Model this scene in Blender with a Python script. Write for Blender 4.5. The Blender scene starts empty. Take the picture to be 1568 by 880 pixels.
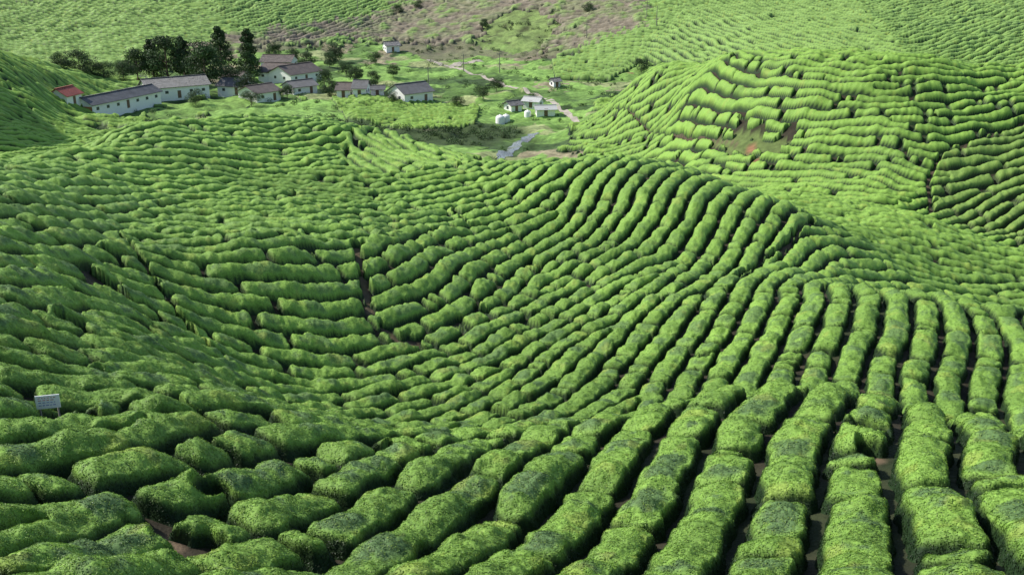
import bpy, math, time
import numpy as np
from mathutils import Vector
T0=time.time()
rng=np.random.default_rng(7)
F=1540.0; CX=784.0; CY=440.0; PITCH=math.radians(19.3)
cp,sp=math.cos(PITCH),math.sin(PITCH)
def ray(px,py):
    X=(px-CX)/F; Y=-(py-CY)/F
    return X, Y*sp+cp, Y*cp-sp
def ss(a,b,x):
    t=np.clip((x-a)/(b-a),0,1); return t*t*(3-2*t)
# ---------------------------------------------------------------- noise
def mktile(n,lo,hi,seed):
    r=np.random.default_rng(seed); g=np.fft.fft2(r.normal(size=(n,n)))
    fx=np.fft.fftfreq(n)[:,None]*n; fy=np.fft.fftfreq(n)[None,:]*n
    q=np.hypot(fx,fy); m=np.where((q>=lo)&(q<=hi),1/np.maximum(q,1)**1.5,0)
    t=np.real(np.fft.ifft2(g*m)); t/=t.std(); return t.astype(np.float32)
TILE=[mktile(512,14,90,s) for s in (1,2,3,4)]
def noise(x,y,wl,k=0):
    s=512/(24*wl); u=x*s+37*k; v=y*s+91*k
    iu=np.floor(u); iv=np.floor(v); fu=(u-iu).astype(np.float32); fv=(v-iv).astype(np.float32)
    fu=fu*fu*(3-2*fu); fv=fv*fv*(3-2*fv)
    a=iu.astype(np.int64)%512; b=iv.astype(np.int64)%512; a1=(a+1)%512; b1=(b+1)%512
    t=TILE[k%4]
    return (t[a,b]*(1-fu)+t[a1,b]*fu)*(1-fv)+(t[a,b1]*(1-fu)+t[a1,b1]*fu)*fv
# ---------------------------------------------------------------- terrain profiles (bearing column, ground distance, sight line)
near=[(2,1090),(5,1085),(8,1070),(11,985)]
far=[(560,-40),(700,-120),(1000,-190),(1400,-220)]
c0=[(16,870),(20,740),(24,645),(28,570),(32,515),(37,460),(42,412),(48,368),(55,325),(62,292),(70,267),(78,262),(90,275),(110,295),(140,305),(170,290),(200,250),(225,200),(245,150),(262,105),(275,86),(300,92),(370,95),(420,70),(460,30),(520,-20)]
c1568=[(17,870),(20,790),(24,720),(28,688),(31,682),(35,698),(40,690),(45,640),(51,565),(57,505),(62,481),(67,490),(73,498),(80,490),(85,463),(91,435),(97,408),(103,393),(112,402),(124,408),(134,385),(145,335),(155,285),(165,230),(175,180),(184,135),(194,112),(206,114),(250,127),(310,125),(340,92),(370,62),(400,38),(450,8),(520,-35)]
PROF={
-320:c0, -150:c0, 0:c0,
100:[(16,870),(21,722),(25,650),(29,585),(34,530),(40,470),(46,420),(53,375),(60,335),(68,298),(77,265),(86,246),(98,258),(120,280),(150,290),(180,270),(210,240),(240,204),(262,176),(277,150),(290,124),(300,113),(330,113),(390,92),(430,65),(470,25),(530,-25)],
150:[(210,235),(240,206),(262,183),(282,165),(297,142),(315,120)],
200:[(16,870),(21,715),(25,650),(29,600),(33,560),(38,525),(44,490),(50,445),(54,405),(60,370),(67,335),(75,300),(84,262),(92,230),(100,204),(112,215),(130,232),(160,245),(190,238),(215,222),(250,198),(290,158),(330,127),(370,103),(420,70),(470,25),(530,-25)],
400:[(17,860),(22,735),(26,665),(30,630),(36,636),(41,622),(46,583),(50,535),(53,480),(56,425),(59,382),(66,355),(76,318),(87,282),(98,245),(108,210),(115,189),(128,205),(145,222),(170,232),(195,226),(220,216),(240,206),(260,185),(300,149),(330,127),(360,108),(400,89),(430,70),(460,40),(500,5)],
600:[(17,865),(22,745),(26,697),(29,677),(34,693),(39,676),(46,610),(52,548),(56,495),(60,440),(64,388),(71,358),(79,325),(88,292),(98,260),(109,231),(118,213),(130,225),(150,240),(180,244),(205,236),(225,219),(262,183),(300,149),(330,127),(360,108),(400,89),(430,70),(460,45),(500,10)],
800:[(17,865),(22,755),(25,705),(28,673),(32,684),(37,674),(42,635),(47,590),(53,540),(60,480),(66,435),(71,395),(76,356),(82,320),(89,284),(97,258),(108,262),(125,280),(155,295),(185,270),(210,240),(240,207),(262,183),(300,149),(340,120),(380,98),(400,88),(430,55),(460,22),(500,-10)],
900:[(70,398),(76,358),(82,318),(88,280),(95,254),(104,254),(118,270),(140,290),(170,288),(195,258),(212,222),(228,195),(245,190)],
1000:[(17,865),(21,770),(25,687),(27,655),(30,640),(34,656),(39,645),(44,600),(50,538),(57,480),(64,437),(70,400),(75,360),(80,315),(86,275),(94,253),(104,262),(125,305),(150,312),(175,280),(190,248),(200,210),(209,165),(217,120),(226,112),(245,128),(300,142),(340,125),(380,75),(410,40),(450,5),(520,-40)],
1100:[(64,438),(70,410),(75,365),(80,320),(86,290),(92,280),(102,296),(118,315),(140,308),(155,290),(168,245),(178,200),(188,145),(197,98),(206,95),(225,112)],
1200:[(17,865),(21,762),(25,675),(28,625),(30,608),(34,628),(38,636),(43,602),(48,548),(54,488),(60,450),(66,432),(72,400),(77,360),(83,325),(92,332),(102,325),(112,305),(122,310),(138,315),(150,292),(160,245),(168,200),(176,145),(184,97),(192,90),(205,100),(240,125),(300,128),(335,100),(365,65),(400,38),(450,10),(520,-35)],
1400:[(17,865),(21,767),(25,695),(28,652),(31,634),(35,652),(40,650),(45,600),(50,538),(55,487),(59,461),(64,468),(70,476),(77,450),(83,420),(89,390),(95,362),(101,342),(108,340),(122,355),(136,345),(143,320),(152,272),(160,225),(168,178),(176,130),(184,99),(193,93),(206,103),(250,125),(310,124),(340,95),(370,62),(400,38),(450,8),(520,-35)],
1568:c1568,1720:c1568,1880:c1568}
P=[];V=[]
for px,prof in PROF.items():
    for r,py in ((near+prof+far) if len(prof)>20 else prof):
        dx,dy,dz=ray(px,py); hyp=math.hypot(dx,dy)
        P.append((math.atan2(dx,dy)*1.2,math.log(r))); V.append(dz/hyp)
P=np.array(P);V=np.array(V)
AM=0.74; NA,NL=420,900; L0,L1=math.log(2.0),math.log(1400)
ga=np.linspace(-AM,AM,NA); gl=np.linspace(L0,L1,NL)
def phi2(d2): return 0.5*d2*np.log(d2+1e-12)
n=len(P); D=((P[:,None]-P[None])**2).sum(-1)
A=np.zeros((n+3,n+3)); A[:n,:n]=phi2(D)+np.eye(n)*4e-5
A[:n,n]=1;A[:n,n+1:]=P;A[n,:n]=1;A[n+1:,:n]=P.T
W=np.linalg.solve(A,np.concatenate([V,[0,0,0]]))
TG=np.zeros((NA,NL))
for i in range(NA):
    q0=ga[i]*1.2; d2=(q0-P[:,0][:,None])**2+(gl[None]-P[:,1][:,None])**2
    TG[i]=W[:n]@phi2(d2)+W[n]+W[n+1]*q0+W[n+2]*gl
def zpol(a,l):
    u=np.clip((a+AM)/(2*AM)*(NA-1),0,NA-1.001); v=np.clip((l-L0)/(L1-L0)*(NL-1),0,NL-1.001)
    i=u.astype(int); j=v.astype(int); fu=u-i; fv=v-j
    t=(TG[i,j]*(1-fu)+TG[i+1,j]*fu)*(1-fv)+(TG[i,j+1]*(1-fu)+TG[i+1,j+1]*fu)*fv
    r=np.exp(l); x=r*np.sin(a); y=r*np.cos(a)
    amp=0.10+0.25*ss(60,200,r)
    return t*r+amp*noise(x,y,14,1)*ss(6,20,r)+70*np.exp(-((x+176)/22)**2-((y-218)/44)**2)  # last term: unseen ridge at left, added to cast shade on the left hill
def zb(x,y):
    x=np.asarray(x,float);y=np.asarray(y,float)
    return zpol(np.arctan2(x,y),0.5*np.log(x*x+y*y+1e-9))
def hit(px,py,rmin=12):
    dx,dy,dz=ray(px,py); hyp=math.hypot(dx,dy); a=math.atan2(dx,dy)
    l=np.linspace(math.log(rmin),math.log(1300),5000); r=np.exp(l)
    z=zpol(np.full_like(l,a),l); m=np.nonzero(z>r*dz/hyp)[0]
    k=m[0] if len(m) else len(r)-1
    return np.array([r[k]*math.sin(a),r[k]*math.cos(a),z[k]])
def hits(pts): return [hit(*p)[:2] for p in pts]
# ---------------------------------------------------------------- row orientations
OR=[(100,860,10,-2.5),(60,760,10,-2),(100,700,10,-2),(300,720,10,-3),(300,850,10,-3),(500,780,10,-4.5),(450,690,10,-3),(500,860,10,-5.5),(650,820,10,-8),(700,720,10,-5.5),(850,800,9,-9),(900,700,10,-7.5),
(1050,800,5,-9),(1050,690,6,-10),(1200,800,3,-10),(1200,680,4,-10),(1350,800,1.2,-10),(1350,700,1.5,-10),(1480,780,-2,-10),(1540,760,-3,-10),
(50,600,10,0.5),(150,640,10,-.3),(100,480,10,2),(200,530,10,3.5),(300,570,10,4),(50,400,10,.6),(100,350,10,.6),(30,520,10,1.5),
(350,420,10,0),(350,500,10,1.5),(450,530,10,2),(480,430,10,0),(300,400,10,.2),
(650,400,10,-3),(650,470,10,-3.5),(750,450,10,-4.5),(850,500,10,-6.5),(930,520,8,-8),(1050,520,6,-8),(1150,500,4,-8),(1250,520,2.5,-10),(1350,520,2.5,-10),(1450,530,1,-10),(1540,540,-1.5,-10),(1300,590,1.5,-10),
(650,600,10,-3),(800,600,8,-6),(900,620,7,-6),(620,550,10,-2),(1000,600,6,-9),(1080,450,8,-6),(900,430,9,-5),
(760,330,10,-2),(850,300,7,-6),(930,310,4,-10),(1000,320,4,-10),(1080,340,4,-8),(1150,350,5,-9),(1190,370,6,-9),
(1300,390,10,1.5),(1450,420,10,1.8),(1300,340,10,1.5),(1400,380,10,2.5),(1500,440,10,1),
(300,300,10,.8),(500,300,10,.8),(600,340,10,-1),(450,230,10,-.6),(200,250,10,-.6),(600,250,10,2),(700,290,10,-2),(350,350,10,0),(150,300,10,.5),
(1000,170,8,-5),(930,215,8,-5),(1100,130,10,2),(1200,160,10,1),(1400,150,10,0),(1500,180,10,-2.5),(1350,250,10,1),(1500,260,10,-4),(1100,205,10,2),(1250,120,10,0),(1500,340,10,-6),(1300,210,10,1),
(1250,50,10,1),(1450,40,10,.5),(200,40,10,2),(450,20,10,-2),(1100,60,10,2),(900,70,10,-2),(30,150,10,3),(750,50,10,-3),(60,60,10,1),(600,165,10,1),(660,180,10,1.5),(560,180,10,1)]
OP=[];OA=[]
for px,py,dx,dy in OR:
    L=math.hypot(dx,dy); s=5.0/L
    a=hit(px-dx*s,py-dy*s); b=hit(px+dx*s,py+dy*s)
    if abs(math.hypot(*a[:2])-math.hypot(*b[:2]))>.2*math.hypot(*a[:2]): continue
    c=hit(px,py); OP.append((math.atan2(c[0],c[1])*1.3,0.5*math.log(c[0]**2+c[1]**2))); OA.append(math.atan2(b[1]-a[1],b[0]-a[0]))
OP=np.array(OP,np.float32);OA=np.array(OA)
C2=np.cos(2*OA).astype(np.float32);S2=np.sin(2*OA).astype(np.float32)
def kf(x,y,spacing):
    sh=x.shape; x=x.ravel();y=y.ravel(); kx=np.empty(len(x));ky=np.empty(len(x))
    for s in range(0,len(x),60000):
        X=x[s:s+60000];Y=y[s:s+60000]
        a=(np.arctan2(X,Y)*1.3).astype(np.float32); l=(0.5*np.log(X*X+Y*Y+1e-3)).astype(np.float32)
        w=1/((a[:,None]-OP[None,:,0])**2+(l[:,None]-OP[None,:,1])**2+0.0018)**2
        th=0.5*np.arctan2(w@S2,w@C2)+0.08*noise(X,Y,17,2)+0.045*noise(X,Y,6,3)
        R_=np.hypot(X,Y); k=2*math.pi/(spacing*(1+(spacing<2)*(.30*ss(72,100,R_)+.10*ss(120,150,R_))))
        kx[s:s+60000]=-np.sin(th)*k;ky[s:s+60000]=np.cos(th)*k
    return kx.reshape(sh),ky.reshape(sh)
class Stripes:
    def __init__(s,x0,x1,y0,y1,steps,spacing,its):
        s.x0,s.y0,s.sp=x0,y0,spacing; r=np.random.default_rng(5); prev=None
        for h,it in zip(steps,its):
            nx=int((x1-x0)/h)+1; ny=int((y1-y0)/h)+1
            X,Y=np.meshgrid(x0+np.arange(nx)*h,y0+np.arange(ny)*h,indexing='ij')
            kx,ky=kf(X,Y,spacing)
            if prev is None: psi=np.exp(1j*r.uniform(0,6.28,(nx,ny)))
            else:
                ph,pp,pkx,pky=prev
                i=np.clip(np.round((X-x0)/ph).astype(int),0,pp.shape[0]-1); j=np.clip(np.round((Y-y0)/ph).astype(int),0,pp.shape[1]-1)
                q=pp[i,j]*np.exp(1j*(pkx[i,j]*(X-x0-i*ph)+pky[i,j]*(Y-y0-j*ph)))
                sg=np.sign(pkx[i,j]*kx+pky[i,j]*ky); psi=np.where(sg<0,np.conj(q),q)
            psi=psi.astype(np.complex64)
            sx=np.where(kx[1:]*kx[:-1]+ky[1:]*ky[:-1]<0,-1,1).astype(np.float32)
            ax=(.5*(kx[:-1]+sx*kx[1:])*h); e1=np.exp(-1j*ax).astype(np.complex64); e2=np.exp(1j*sx*ax).astype(np.complex64)
            sy=np.where(kx[:,1:]*kx[:,:-1]+ky[:,1:]*ky[:,:-1]<0,-1,1).astype(np.float32)
            ay=(.5*(ky[:,:-1]+sy*ky[:,1:])*h); f1=np.exp(-1j*ay).astype(np.complex64); f2=np.exp(1j*sy*ay).astype(np.complex64)
            for _ in range(it):
                acc=0.3*psi; re,im=psi.real,psi.imag
                acc[:-1]+=(re[1:]+1j*(sx*im[1:]))*e1
                acc[1:]+=(re[:-1]+1j*(sx*im[:-1]))*e2
                acc[:,:-1]+=(re[:,1:]+1j*(sy*im[:,1:]))*f1
                acc[:,1:]+=(re[:,:-1]+1j*(sy*im[:,:-1]))*f2
                psi=(acc/(np.abs(acc)+1e-6)).astype(np.complex64)
            prev=(h,psi,kx,ky)
        s.h,s.psi,s.kx,s.ky=prev
    def ev(s,x,y):
        u=np.clip((x-s.x0)/s.h,0,s.psi.shape[0]-1.001); v=np.clip((y-s.y0)/s.h,0,s.psi.shape[1]-1.001)
        i0=u.astype(int);j0=v.astype(int);fu=u-i0;fv=v-j0
        ir=np.round(u).astype(int);jr=np.round(v).astype(int)
        krx=s.kx[ir,jr];kry=s.ky[ir,jr]; acc=0
        for di in (0,1):
            for dj in (0,1):
                i=i0+di;j=j0+dj; w=(fu if di else 1-fu)*(fv if dj else 1-fv)
                kx=s.kx[i,j];ky=s.ky[i,j]; q=s.psi[i,j]*np.exp(1j*(kx*(x-s.x0-i*s.h)+ky*(y-s.y0-j*s.h)))
                sg=np.where(kx*krx+ky*kry<0,-1,1); acc=acc+w*(q.real+1j*sg*q.imag)
        kk=np.hypot(krx,kry); return np.angle(acc),np.abs(acc),krx/kk,kry/kk,kk
SP=1.42
S1=Stripes(-175,215,6,330,(2,1,.5),SP,(65,45,35))
S2_=Stripes(-480,520,250,900,(5,2.5,1.25),3.1,(50,40,25))
CC=2.1; cn=200; cx0,cy0=-190.,0.
cxg,cyg=np.meshgrid(np.arange(cn),np.arange(cn),indexing='ij')
cux=cx0+(cxg+rng.uniform(0,1,(cn,cn)))*CC; cuy=cy0+(cyg+rng.uniform(0,1,(cn,cn)))*CC
ph,am,nx_,ny_,kk_=S1.ev(cux,cuy); off=ph/kk_
cux-=nx_*off; cuy-=ny_*off
rc=np.hypot(cux,cuy); ac_=np.arctan2(cux,cuy)
keep=rng.uniform(0,1,(cn,cn))<0.95*(1-.80*ss(60,90,rc))*(1-.55*ss(26,32,rc)*ss(-.10,-.2,ac_))
cux[~keep]=1e6
# ---------------------------------------------------------------- masks
def inpoly(x,y,poly):
    c=np.zeros(x.shape,bool); m=len(poly)
    for i in range(m):
        x1,y1=poly[i];x2,y2=poly[(i+1)%m]
        if y1==y2: continue
        t=((y1>y)!=(y2>y))&(x<(x2-x1)*(y-y1)/(y2-y1)+x1); c^=t
    return c
def dline(x,y,pl):
    d=np.full(x.shape,1e9)
    for (x1,y1),(x2,y2) in zip(pl[:-1],pl[1:]):
        vx,vy=x2-x1,y2-y1; t=np.clip(((x-x1)*vx+(y-y1)*vy)/(vx*vx+vy*vy+1e-9),0,1)
        d=np.minimum(d,np.hypot(x-x1-t*vx,y-y1-t*vy))
    return d
PATHS=[(hits([(545,382),(556,430),(566,480),(600,520),(640,540)]),.22),
(hits([(175,362),(205,390),(238,440),(285,510),(350,565),(425,600)]),.14),
(hits([(695,325),(712,350),(760,352)]),.2),
(hits([(1243,345),(1200,385),(1150,420),(1125,432)]),.2),
(hits([(1130,222),(1050,212),(990,200),(940,170)]),.25),
(hits([(1568,190),(1500,215),(1440,245),(1420,280),(1425,330)]),.3)]
CLEAR=[(hit(122,660),.75),(hit(1322,672),.7),(hit(1335,705),.4),(hit(330,775),.45),(hit(250,835),.5),(hit(625,532),.8),(hit(1150,228),1.2),(hit(1156,248),.8),(hit(1415,348),.8),(hit(965,112),1.5),(hit(320,860),.6),(hit(895,440),.5),(hit(1075,560),.35)]
TEAF=[hits([(508,152),(600,152),(735,165),(728,190),(640,198),(530,185)]),hits([(845,95),(955,62),(975,100),(935,125),(850,122)])]
BROWN=hits([(270,88),(330,62),(420,44),(580,25),(640,-30),(1000,-30),(985,42),(900,68),(860,86),(740,86),(660,94),(600,70),(540,60),(460,75)])
GREENP=hits([(728,64),(750,32),(800,16),(848,20),(858,55),(828,78),(762,78)])
GRASSB=hits([(1085,213),(1140,203),(1205,213),(1215,235),(1160,250),(1105,236)])
SLOPER=hits([(1440,245),(1568,195),(1700,170),(1700,380),(1568,385),(1425,335)])
def masks(x,y,z):
    r=np.hypot(x,y); nz=noise(x,y,9,3)
    V=ss(-41.8,-43.6,z+.5*nz)*ss(188,196,r)*(r<480)
    tea=1-V
    for p in TEAF: tea=np.maximum(tea,inpoly(x,y,p)*1.0)
    tea=np.where(inpoly(x+2*nz,y+2*nz,GREENP)|inpoly(x+1.2*nz,y+1.2*nz,GRASSB),0,tea)
    return V,tea
def field(x,y,full=True):
    z=zb(x,y); r=np.hypot(x,y)
    V,tea=masks(x,y,z)
    farm=r>300
    ph=np.zeros_like(x);am=np.ones_like(x);nx=np.zeros_like(x);ny=np.ones_like(x);kk=np.ones_like(x)
    for m,S in((~farm,S1),(farm,S2_)):
        if m.any():
            a,b,c,d,e=S.ev(x[m],y[m]); ph[m]=a;am[m]=b;nx[m]=c;ny[m]=d;kk[m]=e
    o=ph/kk; rx=x-nx*o; ry=y-ny*o
    w=np.abs(ph)/math.pi
    fm=ss(55,140,r); half=math.pi/kk
    ii=np.floor((x-cx0)/CC).astype(int);jj=np.floor((y-cy0)/CC).astype(int); cd=np.full(x.shape,9.)
    for di in(-1,0,1):
        for dj in(-1,0,1):
            a=np.clip(ii+di,0,cn-1);b=np.clip(jj+dj,0,cn-1)
            ex=x-cux[a,b];ey=y-cuy[a,b]
            ac=np.abs(ex*nx+ey*ny);al=np.abs(-ex*ny+ey*nx)
            cd=np.where(ac<.72,np.minimum(cd,al),cd)
    cd=np.where(r<260,cd+.01,9.)
    e1=(1-w)*half
    e=-np.log(np.exp(-8*e1)+np.exp(-8*cd))/8                 # distance to the bush edge, rounded corners
    e=e+(0.016*noise(x,y,.8,0)+.035*noise(x,y,1.7,2))*(r<120)+.02*noise(x,y,3.5,1)
    e=e/(half/.71)
    h=ss(.01+.05*fm,.25+.14*fm,e)*(.76+.24*ss(.12,.62,e))*ss(.25,.7,am)
    for pl,wd in PATHS: h*=ss(wd*.6,wd*1.5,dline(x,y,pl)+.1*noise(x,y,1.5,2))
    for c,rad in CLEAR: h*=ss(rad*.8,rad*1.25,np.hypot(x-c[0],y-c[1])+.15*rad*noise(x,y,1.2,1))
    h*=ss(.3,.6,tea)
    miss=noise(rx,ry,5,0); h*=1-ss(2.6,2.8,miss)
    return z,r,h,rx,ry,V,tea
def hgt(rx,ry,r): return .62+.05*noise(rx,ry,4,2)+.05*noise(rx,ry,1.8,0)+.38*ss(65,160,r)+.3*ss(290,310,r)
def lump(x,y,h): return ss(.2,.6,h)*(.026*noise(x,y,1.0,1)+.035*noise(x,y,2.5,3))
def teacol(x,y,r,h,rx,ry,z):
    b1=noise(rx,ry,2.6,1); b2=noise(x,y,22,2); b3=noise(x,y,.5,3); b4=noise(x,y,2.2,0)
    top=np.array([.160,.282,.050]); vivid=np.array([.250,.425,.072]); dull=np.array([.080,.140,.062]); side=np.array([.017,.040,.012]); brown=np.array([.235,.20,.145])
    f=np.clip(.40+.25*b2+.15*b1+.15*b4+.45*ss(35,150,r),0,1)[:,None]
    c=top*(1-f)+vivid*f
    fr=(ss(200,420,r)*.5)[:,None]; c=c*(1-fr)+np.array([.26,.39,.13])*fr  # distance haze mixed into the colour: far greens paler and bluer
    d=(ss(.1,1.1,b1+.35*b3+.2*b2)*(1-.85*ss(30,100,r))*ss(.75,.95,h)*.8)[:,None]
    c=c*(1-d)+dull*d
    s=ss(.50,.84,h)[:,None]; c=side*(1-s)+c*s  # older leaves on hedge sides, deepened in colour to stand for row shade
    yl=(ss(1.0,2.0,b4+.3*b3)*.5)[:,None]*s; c=c*(1-yl)+np.array([.29,.36,.07])*yl
    br=(inpoly(x+3*b2,y+3*b1,BROWN)*np.clip(.9+.15*b2-.6*ss(.3,1.3,noise(x,y,14,1)),0,1))[:,None]; c=c*(1-br)+brown*(.5+.5*s)*(1+.15*noise(x,y,6,0))[:,None]*br
    ol=(inpoly(x,y,SLOPER)*.4)[:,None]; c=c*(1-ol)+np.array([.14,.18,.06])*(.4+.6*s)*ol
    return np.clip(c,.003,.6)
# ---------------------------------------------------------------- mesh helper
def mk(name,verts,faces,mat,cols=None,smooth=True,parent=None):
    me=bpy.data.meshes.new(name); verts=np.asarray(verts,np.float32)
    if isinstance(faces,np.ndarray):
        m=len(faces);k=faces.shape[1]
        me.vertices.add(len(verts)); me.vertices.foreach_set('co',verts.ravel())
        me.loops.add(m*k); me.loops.foreach_set('vertex_index',faces.astype(np.int32).ravel())
        me.polygons.add(m); me.polygons.foreach_set('loop_start',np.arange(0,m*k,k,dtype=np.int32))
        me.polygons.foreach_set('loop_total',np.full(m,k,np.int32))
        me.update(calc_edges=True)
    else: me.from_pydata([tuple(map(float,v)) for v in verts],[],faces); me.update()
    me.polygons.foreach_set('use_smooth',np.full(len(me.polygons),smooth))
    if cols is not None:
        at=me.color_attributes.new('Col','FLOAT_COLOR','POINT')
        c=np.ones((len(verts),4),np.float32); c[:,:3]=cols; at.data.foreach_set('color',c.ravel())
    ob=bpy.data.objects.new(name,me); bpy.context.scene.collection.objects.link(ob)
    if mat: me.materials.append(mat)
    if parent: ob.parent=parent
    return ob
def attrmat(name,rough=.6,nscale=30,namp=.35,bump=0,bscale=20,trans=0,spec=.3):
    m=bpy.data.materials.new(name); m.use_nodes=True; nt=m.node_tree; N=nt.nodes;Lk=nt.links
    b=N['Principled BSDF']; b.inputs['Roughness'].default_value=rough; b.inputs['Specular IOR Level'].default_value=spec
    at=N.new('ShaderNodeAttribute'); at.attribute_name='Col'
    tc=N.new('ShaderNodeTexCoord'); nz=N.new('ShaderNodeTexNoise'); nz.inputs['Scale'].default_value=nscale; nz.inputs['Detail'].default_value=3
    Lk.new(tc.outputs['Object'],nz.inputs['Vector'])
    mr=N.new('ShaderNodeMapRange'); mr.inputs[1].default_value=.3;mr.inputs[2].default_value=.7;mr.inputs[3].default_value=1-namp;mr.inputs[4].default_value=1+namp
    Lk.new(nz.outputs['Fac'],mr.inputs[0])
    vm=N.new('ShaderNodeVectorMath'); vm.operation='SCALE'; Lk.new(at.outputs['Color'],vm.inputs[0]); Lk.new(mr.outputs[0],vm.inputs['Scale'])
    Lk.new(vm.outputs[0],b.inputs['Base Color'])
    if bump:
        n2=N.new('ShaderNodeTexNoise'); n2.inputs['Scale'].default_value=bscale; n2.inputs['Detail'].default_value=4; Lk.new(tc.outputs['Object'],n2.inputs['Vector'])
        bp=N.new('ShaderNodeBump'); bp.inputs['Distance'].default_value=bump; bp.inputs['Strength'].default_value=1; Lk.new(n2.outputs['Fac'],bp.inputs['Height']); Lk.new(bp.outputs[0],b.inputs['Normal'])
    if trans:
        t=N.new('ShaderNodeBsdfTranslucent'); Lk.new(vm.outputs[0],t.inputs['Color']); mx=N.new('ShaderNodeMixShader'); mx.inputs[0].default_value=trans
        Lk.new(b.outputs[0],mx.inputs[1]);Lk.new(t.outputs[0],mx.inputs[2]);Lk.new(mx.outputs[0],N['Material Output'].inputs['Surface'])
    return m
def plain(name,col,rough=.7,nscale=4,namp=.2,wave=0,metal=0):
    m=bpy.data.materials.new(name); m.use_nodes=True; nt=m.node_tree; N=nt.nodes;Lk=nt.links; b=N['Principled BSDF']
    b.inputs['Roughness'].default_value=rough; b.inputs['Metallic'].default_value=metal
    tc=N.new('ShaderNodeTexCoord'); nz=N.new('ShaderNodeTexNoise'); nz.inputs['Scale'].default_value=nscale; nz.inputs['Detail'].default_value=5
    Lk.new(tc.outputs['Object'],nz.inputs['Vector']); cr=N.new('ShaderNodeValToRGB')
    cr.color_ramp.elements[0].position=.3;cr.color_ramp.elements[1].position=.7
    cr.color_ramp.elements[0].color=(*[c*(1-namp) for c in col],1);cr.color_ramp.elements[1].color=(*[min(1,c*(1+namp)) for c in col],1)
    Lk.new(nz.outputs['Fac'],cr.inputs[0]);Lk.new(cr.outputs[0],b.inputs['Base Color'])
    if wave:
        w=N.new('ShaderNodeTexWave'); w.inputs['Scale'].default_value=wave; Lk.new(tc.outputs['Object'],w.inputs['Vector'])
        bp=N.new('ShaderNodeBump'); bp.inputs['Distance'].default_value=.04; Lk.new(w.outputs['Fac'],bp.inputs['Height']); Lk.new(bp.outputs[0],b.inputs['Normal'])
    return m
M_tea=attrmat('tea_foliage',.65,12,.25,.015,24,spec=.2)
M_leaf=attrmat('tea_leaf',.5,3,.10,trans=.15,spec=.3)
M_gr=attrmat('ground_soil_grass',.9,1.2,.25,.08,4)
# ---------------------------------------------------------------- tea rows mesh
lr=np.concatenate([np.arange(math.log(9),math.log(125),.0023),np.arange(math.log(125),math.log(230),.0013),np.arange(math.log(230),math.log(900),.0028)])
az=np.arange(-.66,.66,.0009)
na,nl=len(az),len(lr)
CO=np.empty((nl,na,3),np.float32); CL=np.empty((nl,na,3),np.float32); HH=np.empty((nl,na),np.float32)
ch=120
for s in range(0,nl,ch):
    l=lr[s:s+ch]; Lg,Ag=np.meshgrid(l,az,indexing='ij'); R=np.exp(Lg).ravel(); x=R*np.sin(Ag.ravel()); y=R*np.cos(Ag.ravel())
    z,r,h,rx,ry,V_,tea=field(x,y)
    Ht=hgt(rx,ry,r)
    zz=z-.12+(Ht+.12)*h+lump(x,y,h)+ss(.2,.6,h)*.010*noise(x,y,.3,0)*(r<80)
    k=len(l); CO[s:s+k,:,0]=x.reshape(k,na);CO[s:s+k,:,1]=y.reshape(k,na);CO[s:s+k,:,2]=zz.reshape(k,na)
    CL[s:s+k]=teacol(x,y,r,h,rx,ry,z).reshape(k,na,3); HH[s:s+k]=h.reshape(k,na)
idx=np.arange(nl*na).reshape(nl,na)
hm=np.maximum(np.maximum(HH[:-1,:-1],HH[1:,:-1]),np.maximum(HH[:-1,1:],HH[1:,1:]))
f=np.stack([idx[:-1,:-1],idx[:-1,1:],idx[1:,1:],idx[1:,:-1]],-1)[hm>.02]
used=np.zeros(nl*na,bool); used[f.ravel()]=True; remap=np.cumsum(used)-1
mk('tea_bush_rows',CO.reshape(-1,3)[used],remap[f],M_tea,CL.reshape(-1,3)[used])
del CO,CL,HH,f,hm
# ---------------------------------------------------------------- ground
gl2=np.concatenate([np.arange(math.log(2),math.log(180),.008),np.arange(math.log(180),math.log(500),.003),np.arange(math.log(500),math.log(1390),.01)])
ga2=np.linspace(-.73,.73,800)
Lg,Ag=np.meshgrid(gl2,ga2,indexing='ij'); R=np.exp(Lg).ravel(); x=R*np.sin(Ag.ravel()); y=R*np.cos(Ag.ravel()); z=zb(x,y)
V_,tea=masks(x,y,z)
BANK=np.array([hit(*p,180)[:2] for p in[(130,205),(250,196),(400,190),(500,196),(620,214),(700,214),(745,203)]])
soil=np.array([.034,.028,.016]); n1=noise(x,y,3,0)[:,None];n2=noise(x,y,14,1)[:,None]
col=soil*(1+.2*n1)+np.array([.0,.015,.0])*ss(0,1.5,n2)
def mixc(col,c,m): m=np.asarray(m,float)[:,None]; return col*(1-m)+np.array(c)*m
sx=rng.uniform(-190,120,700); sy=rng.uniform(190,430,700); sc=np.array([[.16,.28,.06],[.21,.36,.08],[.10,.18,.04],[.055,.10,.028],[.27,.31,.13],[.19,.32,.07],[.26,.23,.14]])[rng.choice(7,700,p=[.25,.2,.17,.10,.12,.1,.06])]
mi=np.nonzero(V_>.01)[0]; vc=np.zeros((len(mi),3))
for s in range(0,len(mi),20000):
    ii=mi[s:s+20000]; X=x[ii]+1.5*noise(x[ii],y[ii],7,0);Y=y[ii]
    vc[s:s+20000]=sc[np.argmin((X[:,None]-sx)**2+((Y[:,None]-sy)*.8)**2,1)]
vc*=(1+.15*n1[mi]+.12*n2[mi]+.18*np.sin(x[mi]*2.1+y[mi]*2.8)[:,None])
col[mi]=col[mi]*(1-V_[mi][:,None])+vc*V_[mi][:,None]
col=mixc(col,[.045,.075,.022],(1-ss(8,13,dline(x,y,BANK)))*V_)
gm=inpoly(x+2*noise(x,y,9,3),y+2*noise(x,y,9,3),GREENP)
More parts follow.
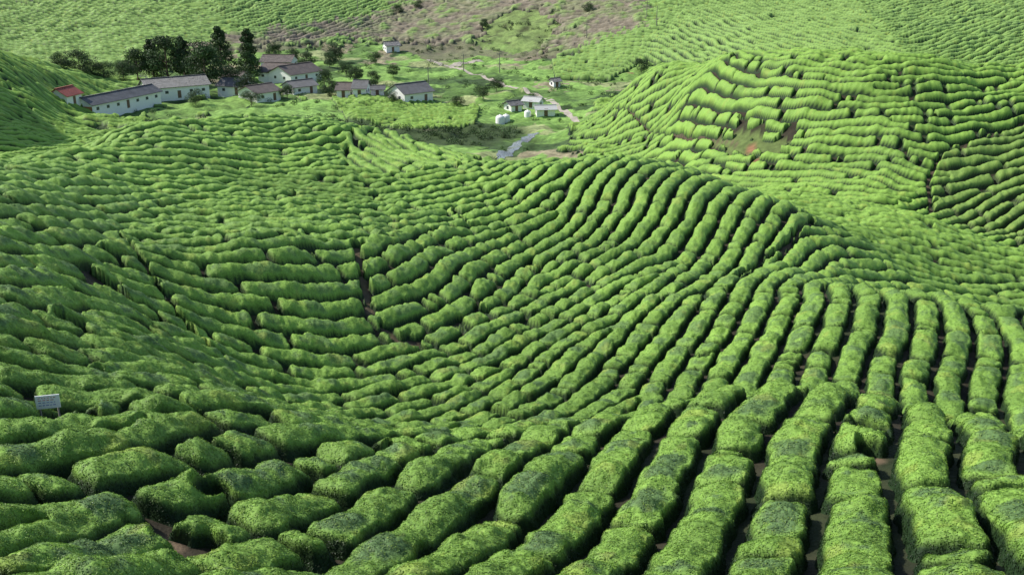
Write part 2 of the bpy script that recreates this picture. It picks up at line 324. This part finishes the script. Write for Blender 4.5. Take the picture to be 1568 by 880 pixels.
col=mixc(col,[.17,.145,.10],inpoly(x,y,BROWN)*.8*(1-gm))
col=mixc(col,[.22,.31,.09],gm*np.clip(.75+.25*noise(x,y,8,3),0,1)); col=mixc(col,[.13,.18,.05],inpoly(x,y,GRASSB)*.85)
for c,rad in CLEAR[6:10]: col=mixc(col,[.26,.13,.07],1-ss(rad*.5,rad*1.1,np.hypot(x-c[0],y-c[1])))
for pl,wd in PATHS: col=mixc(col,[.12,.09,.055],(1-ss(wd*.7,wd*1.6,dline(x,y,pl)))*.8)
for c,rad in CLEAR[:6]: col=mixc(col,[.17,.12,.075],1-ss(rad*.5,rad*1.1,np.hypot(x-c[0],y-c[1])))
idx=np.arange(len(x)).reshape(Lg.shape); f=np.stack([idx[:-1,:-1],idx[:-1,1:],idx[1:,1:],idx[1:,:-1]],-1).reshape(-1,4)
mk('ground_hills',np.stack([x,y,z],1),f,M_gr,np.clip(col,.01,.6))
# ---------------------------------------------------------------- leaves on tea bushes
def leafquads(p,nrm,size,r_,jit=.55):
    n=len(p); rv=r_.normal(size=(n,3)); nn=nrm+jit*rv; nn/=np.linalg.norm(nn,axis=1)[:,None]
    t=np.cross(nn,r_.normal(size=(n,3))); t/=np.linalg.norm(t,axis=1)[:,None]+1e-9; b=np.cross(nn,t)
    s=size[:,None]
    v=np.stack([p-t*s*.5,p+b*s*.27+nn*s*.05,p+t*s*.5-nn*s*.08,p-b*s*.27+nn*s*.05],1)
    return v.reshape(-1,3),np.arange(4*n).reshape(n,4)
def teasurf(x,y):
    z,r,h,rx,ry,V_,tea=field(x,y)
    return z-.12+(hgt(rx,ry,r)+.12)*h+lump(x,y,h),r,h,rx,ry,z
NC=2200000
u=rng.uniform(0,1,NC); r0=np.exp(math.log(13)+u*(math.log(66)-math.log(13))); a0=rng.uniform(-.60,.60,NC)
LV=[];LC=[]
for s in range(0,NC,300000):
    x=r0[s:s+300000]*np.sin(a0[s:s+300000]); y=r0[s:s+300000]*np.cos(a0[s:s+300000])
    z,r,h,rx,ry,z0=teasurf(x,y); e=.04
    m=(h>.2)&(rng.uniform(0,1,len(x))<1-ss(50,66,r)); x,y,z,r,h,rx,ry,z0=[q_[m] for q_ in (x,y,z,r,h,rx,ry,z0)]
    zx=teasurf(x+e,y)[0];zy=teasurf(x,y+e)[0]
    nr=np.stack([-(zx-z)/e,-(zy-z)/e,np.ones_like(z)],1); ln=np.linalg.norm(nr,axis=1); nr/=ln[:,None]
    acc=rng.uniform(0,1,len(x))<np.clip(ln*.4,0,1)
    x,y,z,r,h,rx,ry,z0,nr=[q_[acc] for q_ in (x,y,z,r,h,rx,ry,z0,nr)]
    p=np.stack([x,y,z],1)+nr*rng.uniform(-.012,.020,len(x))[:,None]
    size=.048*(np.maximum(r,14)/18)**.38*rng.uniform(.7,1.3,len(x))
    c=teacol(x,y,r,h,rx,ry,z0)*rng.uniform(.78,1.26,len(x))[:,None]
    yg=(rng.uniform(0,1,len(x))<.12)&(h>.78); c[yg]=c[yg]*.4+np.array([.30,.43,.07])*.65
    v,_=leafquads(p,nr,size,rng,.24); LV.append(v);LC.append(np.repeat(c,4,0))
LV=np.concatenate(LV);LC=np.concatenate(LC)
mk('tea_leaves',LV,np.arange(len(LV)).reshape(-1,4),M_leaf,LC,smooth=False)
del LV,LC
# ---------------------------------------------------------------- draped ribbons
def ribbon(name,pts,w,mat,dz=.06,sub=14):
    pl=[]
    for a,b in zip(pts[:-1],pts[1:]):
        for k in range(sub): pl.append(a+(b-a)*k/sub)
    pl.append(pts[-1]); pl=np.array(pl)
    for _ in range(8): pl[1:-1]=.25*pl[:-2]+.5*pl[1:-1]+.25*pl[2:]
    d=np.gradient(pl,axis=0); d/=np.linalg.norm(d,axis=1)[:,None]; nn=np.stack([-d[:,1],d[:,0]],1); vs=[]
    K=5
    for i,p in enumerate(pl):
        ww=w*(1+.25*math.sin(i*.7)+.15*math.sin(i*1.9))
        for k in range(K):
            q_=p+nn[i]*ww*(k/(K-1)-.5); vs.append((q_[0],q_[1],float(zb(q_[0],q_[1]))+dz))
    fs=[(i*K+k,i*K+k+1,(i+1)*K+k+1,(i+1)*K+k) for i in range(len(pl)-1) for k in range(K-1)]
    return mk(name,vs,fs,mat)
M_water=plain('stream_water',(.22,.23,.22),.12,2.5,.6,1.5); M_road=plain('dirt_road',(.42,.37,.30),.9,1,.2)
ribbon('stream',np.array(hits([(752,252),(764,242),(785,229),(803,216),(818,205)])),2.6,M_water)
ribbon('dirt_road',np.array(hits([(655,92),(672,99),(690,103),(702,97),(735,92)])),3.2,M_road,.1)
ribbon('village_path',np.array(hits([(690,103),(740,118),(790,135),(830,150),(870,175),(885,190)])),1.6,M_road,.1)
# ---------------------------------------------------------------- houses
M_wall=plain('white_plaster',(.90,.89,.86),.8,.8,.03); M_roofg=plain('grey_metal_roof',(.12,.12,.125),.5,.6,.3,3); M_roofb=plain('brown_metal_roof',(.13,.10,.085),.6,.6,.3,3)
M_roofr=plain('red_roof',(.42,.10,.07),.6,.6,.2,3); M_orange=plain('orange_wall',(.45,.20,.09),.8,1,.15); M_win=plain('window_glass_dark',(.06,.07,.08),.2,1,.2); M_door=plain('door_wood',(.18,.11,.07),.7,3,.2); M_trim=plain('roof_trim',(.5,.5,.48),.6,3,.1)
def boxv(cx,cy,cz,sx,sy,sz):
    v=[(cx+i*sx/2,cy+j*sy/2,cz+k*sz/2) for i in(-1,1) for j in(-1,1) for k in(-1,1)]
    f=[(0,1,3,2),(4,6,7,5),(0,4,5,1),(2,3,7,6),(0,2,6,4),(1,5,7,3)]; return v,f
def join(parts):
    V=[];Fc=[]
    for v,f in parts:
        o=len(V); V+=list(v); Fc+=[tuple(o+i for i in g) for g in f]
    return V,Fc
def house(name,p1,p2,W,H,RH,roof,wall=None,rmin=215,end=None):
    a=hit(*p1,rmin);b=hit(*p2,rmin)
    if b[0]<a[0]: a,b=b,a
    d=b[:2]-a[:2]; L=float(np.hypot(*d)); yaw=math.atan2(d[1],d[0])
    e=bpy.data.objects.new(name,None); bpy.context.scene.collection.objects.link(e)
    e.location=(a[0],a[1],float(max(a[2],b[2]))); e.rotation_euler=(0,0,yaw)
    bt=-2.2
    v=[(0,0,bt),(L,0,bt),(L,W,bt),(0,W,bt),(0,0,H),(L,0,H),(L,W,H),(0,W,H),(0,W/2,H+RH),(L,W/2,H+RH)]
    f=[(0,1,5,4),(2,3,7,6),(1,2,6,9,5),(3,0,4,8,7)]
    mk('walls',v,f,wall or M_wall,smooth=False,parent=e)
    o=.55;t=.12; s=RH/(W/2); parts=[]
    for sgn in(0,1):
        ye=-o if sgn==0 else W+o; ze=H-o*s+.06; zr=H+RH+.06
        v=[(-o,ye,ze),(L+o,ye,ze),(L+o,W/2,zr),(-o,W/2,zr)]; v2=[(p[0],p[1],p[2]+t) for p in v]
        parts.append((v+v2,[(0,1,2,3),(7,6,5,4),(0,4,5,1),(1,5,6,2),(3,7,4,0),(2,6,7,3)]))
    mk('roof',*join(parts),roof,smooth=False,parent=e)
    mk('ridge_cap',*boxv(L/2,W/2,H+RH+.24,L+1.1,.4,.1),roof,smooth=False,parent=e)
    wn=[]; nw=max(1,int(L/3.4)); dk=nw//2
    for i in range(nw):
        xx=(i+.5)*L/nw
        if i==dk: mk('door',*boxv(xx,-.02,1.0,.95,.08,2.05),M_door,smooth=False,parent=e)
        else: wn.append(boxv(xx,-.02,H*.55,.9,.08,.75))
    for yy in ((W*.3,W*.7) if W>5 else (W*.5,)):
        wn.append(boxv(L+.02,yy,H*.55,.08,.9,.8)); wn.append(boxv(-.02,yy,H*.55,.08,.9,.8))
    mk('windows',*join(wn),M_win,smooth=False,parent=e)
    if end: mk('gable_wall_panel',*boxv(-.06,W/2,H*.4,.06,W*.96,H*.78),end,smooth=False,parent=e)
    return e
house('village_longhouse',(143,177),(248,164),6,2.6,1.5,M_roofg,end=M_orange)
house('red_roof_house',(104,163),(127,164),5,2.5,1.5,M_roofr)
house('village_longhouse',(228,154),(322,151),8,3.2,2.0,M_roofg)
house('village_house',(334,148),(372,146),7,2.4,1.6,M_roofg)
house('village_house',(394,158),(430,153),8,2.6,1.6,M_roofb)
house('village_hall',(396,124),(440,125),10,2.6,2.2,M_roofb)
house('village_hall',(446,128),(493,123),10,2.6,2.2,M_roofb)
house('village_house',(450,146),(486,143),6,2.2,1.4,M_roofg)
house('village_house',(516,150),(536,150),6,2.3,1.6,M_roofb)
house('village_house',(541,150),(560,149),6,2.6,1.8,M_roofg)
house('village_hut',(568,149),(588,147),4,1.9,.8,M_roofg)
house('white_bungalow',(620,160),(663,157),8,2.8,2.1,M_roofg)
house('village_house',(400,108),(445,106),8,2.4,1.8,M_roofb)
house('village_house',(338,134),(368,133),6,2.4,1.6,M_roofb)
house('village_shed',(592,82),(612,80),6,2.6,1.2,M_roofg)
house('garden_shed',(783,172),(799,171),3.5,1.8,.8,M_roofg)
house('garden_shed',(801,167),(824,166),3.5,1.8,.8,M_trim)
house('garden_shed',(822,180),(850,178),3.5,1.8,.7,M_trim)
house('garden_shed',(848,134),(858,133),3,1.8,.7,M_roofg)
def tank(px,py,rad,h):
    p=hit(px,py,215); vs=[];fs=[];K=20; prof=[(rad,-.5),(rad,h*.7),(rad*.93,h*.82),(rad*.7,h*.93),(rad*.3,h),(.25,h+.02),(.25,h+.15),(.01,h+.16)]
    for rr,zz in prof:
        for k in range(K): vs.append((p[0]+rr*math.cos(k*2*math.pi/K),p[1]+rr*math.sin(k*2*math.pi/K),p[2]+zz))
    for j in range(len(prof)-1):
        for k in range(K): fs.append((j*K+k,j*K+(k+1)%K,(j+1)*K+(k+1)%K,(j+1)*K+k))
    mk('water_tank',vs,fs,M_wall)
tank(766,190,1.2,2.3); tank(775,186,1.0,1.8); tank(808,178,.9,1.5)
# ---------------------------------------------------------------- poles
M_pole=plain('pole_wood',(.22,.2,.17),.8,3,.2)
def tube(p0,p1,r0,r1,K=7):
    p0=Vector(p0);p1=Vector(p1); d=(p1-p0).normalized(); a=d.orthogonal().normalized(); b=d.cross(a); v=[]
    for p,r in((p0,r0),(p1,r1)):
        for k in range(K): q_=p+(a*math.cos(k*2*math.pi/K)+b*math.sin(k*2*math.pi/K))*r; v.append(tuple(q_))
    return v,[(k,(k+1)%K,K+(k+1)%K,K+k) for k in range(K)]+[tuple(range(K,2*K))]
for px,py,h in[(1005,42,8),(898,64,7),(765,112,7),(710,110,6),(656,132,6),(990,30,7),(548,20,6)]:
    p=hit(px,py,240); b=[tube((p[0],p[1],p[2]-.5),(p[0],p[1],p[2]+h),.17,.11),boxv(p[0],p[1],p[2]+h-.5,1.8,.12,.14)]
    for q_ in(-.75,0,.75): b.append(tube((p[0]+q_,p[1],p[2]+h-.42),(p[0]+q_,p[1],p[2]+h-.2),.05,.03))
    mk('utility_pole',*join(b),M_pole,smooth=False)
# ---------------------------------------------------------------- trees / shrubs
M_bark=plain('bark',(.12,.09,.06),.9,6,.3); M_tl=attrmat('tree_leaf',.6,1,.2,trans=.2)
def crown(blobs,nper,size,base,r_):
    V_=[];C_=[]
    for (c,rad) in blobs:
        n=nper; d=r_.normal(size=(n,3)); d/=np.linalg.norm(d,axis=1)[:,None]; rr=r_.uniform(.45,1.08,n)**.6
        p=np.array(c)+d*rr[:,None]*np.array(rad); 
        v,_=leafquads(p,d+np.array([0,0,.3]),np.full(n,size)*r_.uniform(.6,1.4,n),r_)
        cc=np.array(base)*(r_.uniform(.6,1.5)*r_.uniform(.6,1.4,n))[:,None]
        V_.append(v);C_.append(np.repeat(cc,4,0))
    return np.concatenate(V_),np.concatenate(C_)
def tree(name,px,py,H,Wd,kind,seed,base=(.05,.09,.03)):
    H*=1.15;Wd*=1.2
    r_=np.random.default_rng(seed); p=hit(px,py,215); e=bpy.data.objects.new(name,None); bpy.context.scene.collection.objects.link(e); e.location=p
    parts=[tube((0,0,-.5),(.1*H*.1,0,H*.45),H*.022,H*.015),tube((.01*H,0,H*.45),(0,.02*H,H*.9),H*.015,H*.004)]; blobs=[]
    nb=16 if kind=='con' else 17
    for i in range(nb):
        th=i*2.4+r_.uniform(-.4,.4)
        if kind=='con':
            t=i/(nb-1); zz=H*(.18+.78*t); rr=Wd/2*(1-.75*t)*r_.uniform(.45,.8); br=Wd*.24*(1.1-.6*t); rad=(br,br,br*.8)
        else:
            t=r_.uniform(0,1); zz=H*(.26+.58*t); rr=Wd/2*r_.uniform(.3,.75)*math.sqrt(max(.1,1-(2*t-.9)**2*.7)); br=Wd*r_.uniform(.15,.24); rad=(br,br,br*.7)
        c=(rr*math.cos(th),rr*math.sin(th),zz); blobs.append((c,rad)); parts.append(tube((0,0,max(H*.12,zz-rr*.6)),c,H*.008,H*.003,5))
    mk('trunk_and_limbs',*join(parts),M_bark,parent=e)
    v,c=crown(blobs,260,.42*H/10,base,r_); mk('crown',v,np.arange(len(v)).reshape(-1,4),M_tl,c,smooth=False,parent=e)
for i,(px,py,H,Wd,k) in enumerate([(212,128,10,9,'br'),(236,124,11,7,'con'),(258,130,14,12,'br'),(284,124,12,6,'con'),(316,142,14,12,'br'),(340,112,13,8,'con'),(384,124,14,7,'con'),(378,146,6,6,'br'),(470,108,6,6,'br'),(505,104,5,5,'br'),(513,98,7,7,'br'),(497,134,5,5,'br'),(545,128,5,5,'br'),(572,134,4.5,4.5,'br'),(602,118,4,4,'br'),(575,98,4,5,'br'),(122,112,6,7,'br'),(95,110,5,6,'br'),(740,152,4,5,'br'),(385,164,4,6,'br'),(655,150,3,3,'br'),(982,112,4.5,5,'br'),(742,45,4,4,'br'),(815,160,3,4,'br'),(190,127,6,7,'br'),(160,124,5,6,'br'),(300,162,4,5,'br'),(440,152,4,4,'br'),(420,92,6,6,'br'),(530,118,5,5,'br'),(450,96,5,5,'br'),(140,118,5,7,'br'),(610,146,3,3,'br'),(760,140,4,5,'br'),(700,165,3,4,'br'),(300,132,7,7,'br'),(610,22,4,5,'br'),(640,15,4,5,'br'),(900,20,4,5,'br'),(355,140,7,7,'br'),(505,148,5,5,'br'),(600,158,3,4,'br')]):
    tree('conifer_tree' if k=='con' else 'broadleaf_tree',px,py,H,Wd,k,50+i)
def scat(name,N,cond,size,base,seed,lf=.28,npc=45):
    r_=np.random.default_rng(seed); V_=[];C_=[]; xs=r_.uniform(-190,140,N);ys=r_.uniform(185,500,N); zs=zb(xs,ys); k=cond(xs,ys,zs)
    for x_,y_,z_ in zip(xs[k],ys[k],zs[k]):
        s=size*r_.uniform(.5,1.5); bl=[((x_+r_.normal()*s*.4,y_+r_.normal()*s*.4,z_+s*.35),(s*.6,s*.6,s*.5)) for _ in range(2)]
        v,c=crown(bl,npc,lf*(.7+.3*s),base,r_); V_.append(v);C_.append(c)
    if not V_: return
    V_=np.concatenate(V_); mk(name,V_,np.arange(len(V_)).reshape(-1,4),M_tl,np.concatenate(C_),smooth=False)
def cA(x,y,z):
    V,t=masks(x,y,z); return (V>.5)&(t<.5)&(noise(x,y,16,2)>.25)
scat('valley_shrubs',3600,cA,1.1,(.085,.15,.04),3)
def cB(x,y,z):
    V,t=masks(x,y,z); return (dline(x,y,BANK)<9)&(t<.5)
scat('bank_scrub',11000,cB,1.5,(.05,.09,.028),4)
def cC(x,y,z): return inpoly(x,y,BROWN)&(noise(x,y,20,1)>.4)
scat('hillside_scrub',8000,cC,1.1,(.09,.12,.05),9,.35,30)
# ---------------------------------------------------------------- sign
def sign():
    p=hit(80,655,14); e=bpy.data.objects.new('plantation_sign',None); bpy.context.scene.collection.objects.link(e); e.location=(p[0],p[1],p[2]-.18); e.rotation_euler=(0,0,math.radians(14))
    Ms=plain('sign_white',(.88,.88,.88),.5,2,.02);Mr=plain('sign_red_lettering',(.5,.05,.05),.5);Mb=plain('sign_blue_lettering',(.06,.08,.4),.5)
    mk('posts',*join([tube((-.2,.03,-.3),(-.2,.03,1.0),.02,.02),tube((.2,.03,-.3),(.2,.03,1.0),.02,.02)]),M_pole,parent=e)
    mk('board',*boxv(0,0,.88,.54,.025,.34),Ms,smooth=False,parent=e)
    L=[];B=[]
    for j,zz in enumerate([.99,.93,.87,.80]):
        x_=-.21
        while x_<.16:
            w=float(rng.uniform(.03,.07)); (L if j<2 else B).append(boxv(x_+w/2,-.0155,zz,w,.006,.013)); x_+=w+.03
    mk('red_lettering',*join(L),Mr,smooth=False,parent=e); mk('blue_lettering',*join(B),Mb,smooth=False,parent=e)
sign()
# ---------------------------------------------------------------- light, world, camera
EL=math.radians(44); AZ=math.radians(-76)
s=Vector((math.sin(AZ)*math.cos(EL),math.cos(AZ)*math.cos(EL),math.sin(EL)))
ld=bpy.data.lights.new('sun','SUN'); ld.energy=4.9; ld.angle=math.radians(.6); ld.color=(1,.965,.88)
lo=bpy.data.objects.new('sun',ld); lo.rotation_euler=s.to_track_quat('Z','Y').to_euler(); bpy.context.scene.collection.objects.link(lo)
w=bpy.data.worlds.new('World'); bpy.context.scene.world=w; w.use_nodes=True; nt=w.node_tree
sk=nt.nodes.new('ShaderNodeTexSky'); sk.sky_type='NISHITA'; sk.sun_disc=False; sk.sun_elevation=EL; sk.sun_rotation=AZ%(2*math.pi)
nt.links.new(sk.outputs[0],nt.nodes['Background'].inputs[0]); nt.nodes['Background'].inputs[1].default_value=.15
cd=bpy.data.cameras.new('camera'); cd.sensor_width=36; cd.lens=36*F/1568; cd.clip_end=5000; cd.clip_start=.1
co=bpy.data.objects.new('camera',cd); co.rotation_euler=(math.pi/2-PITCH,0,0); bpy.context.scene.collection.objects.link(co); bpy.context.scene.camera=co
sc_=bpy.context.scene; sc_.view_settings.view_transform='Standard'; sc_.view_settings.look='None'; sc_.view_settings.exposure=0
print('done',time.time()-T0)
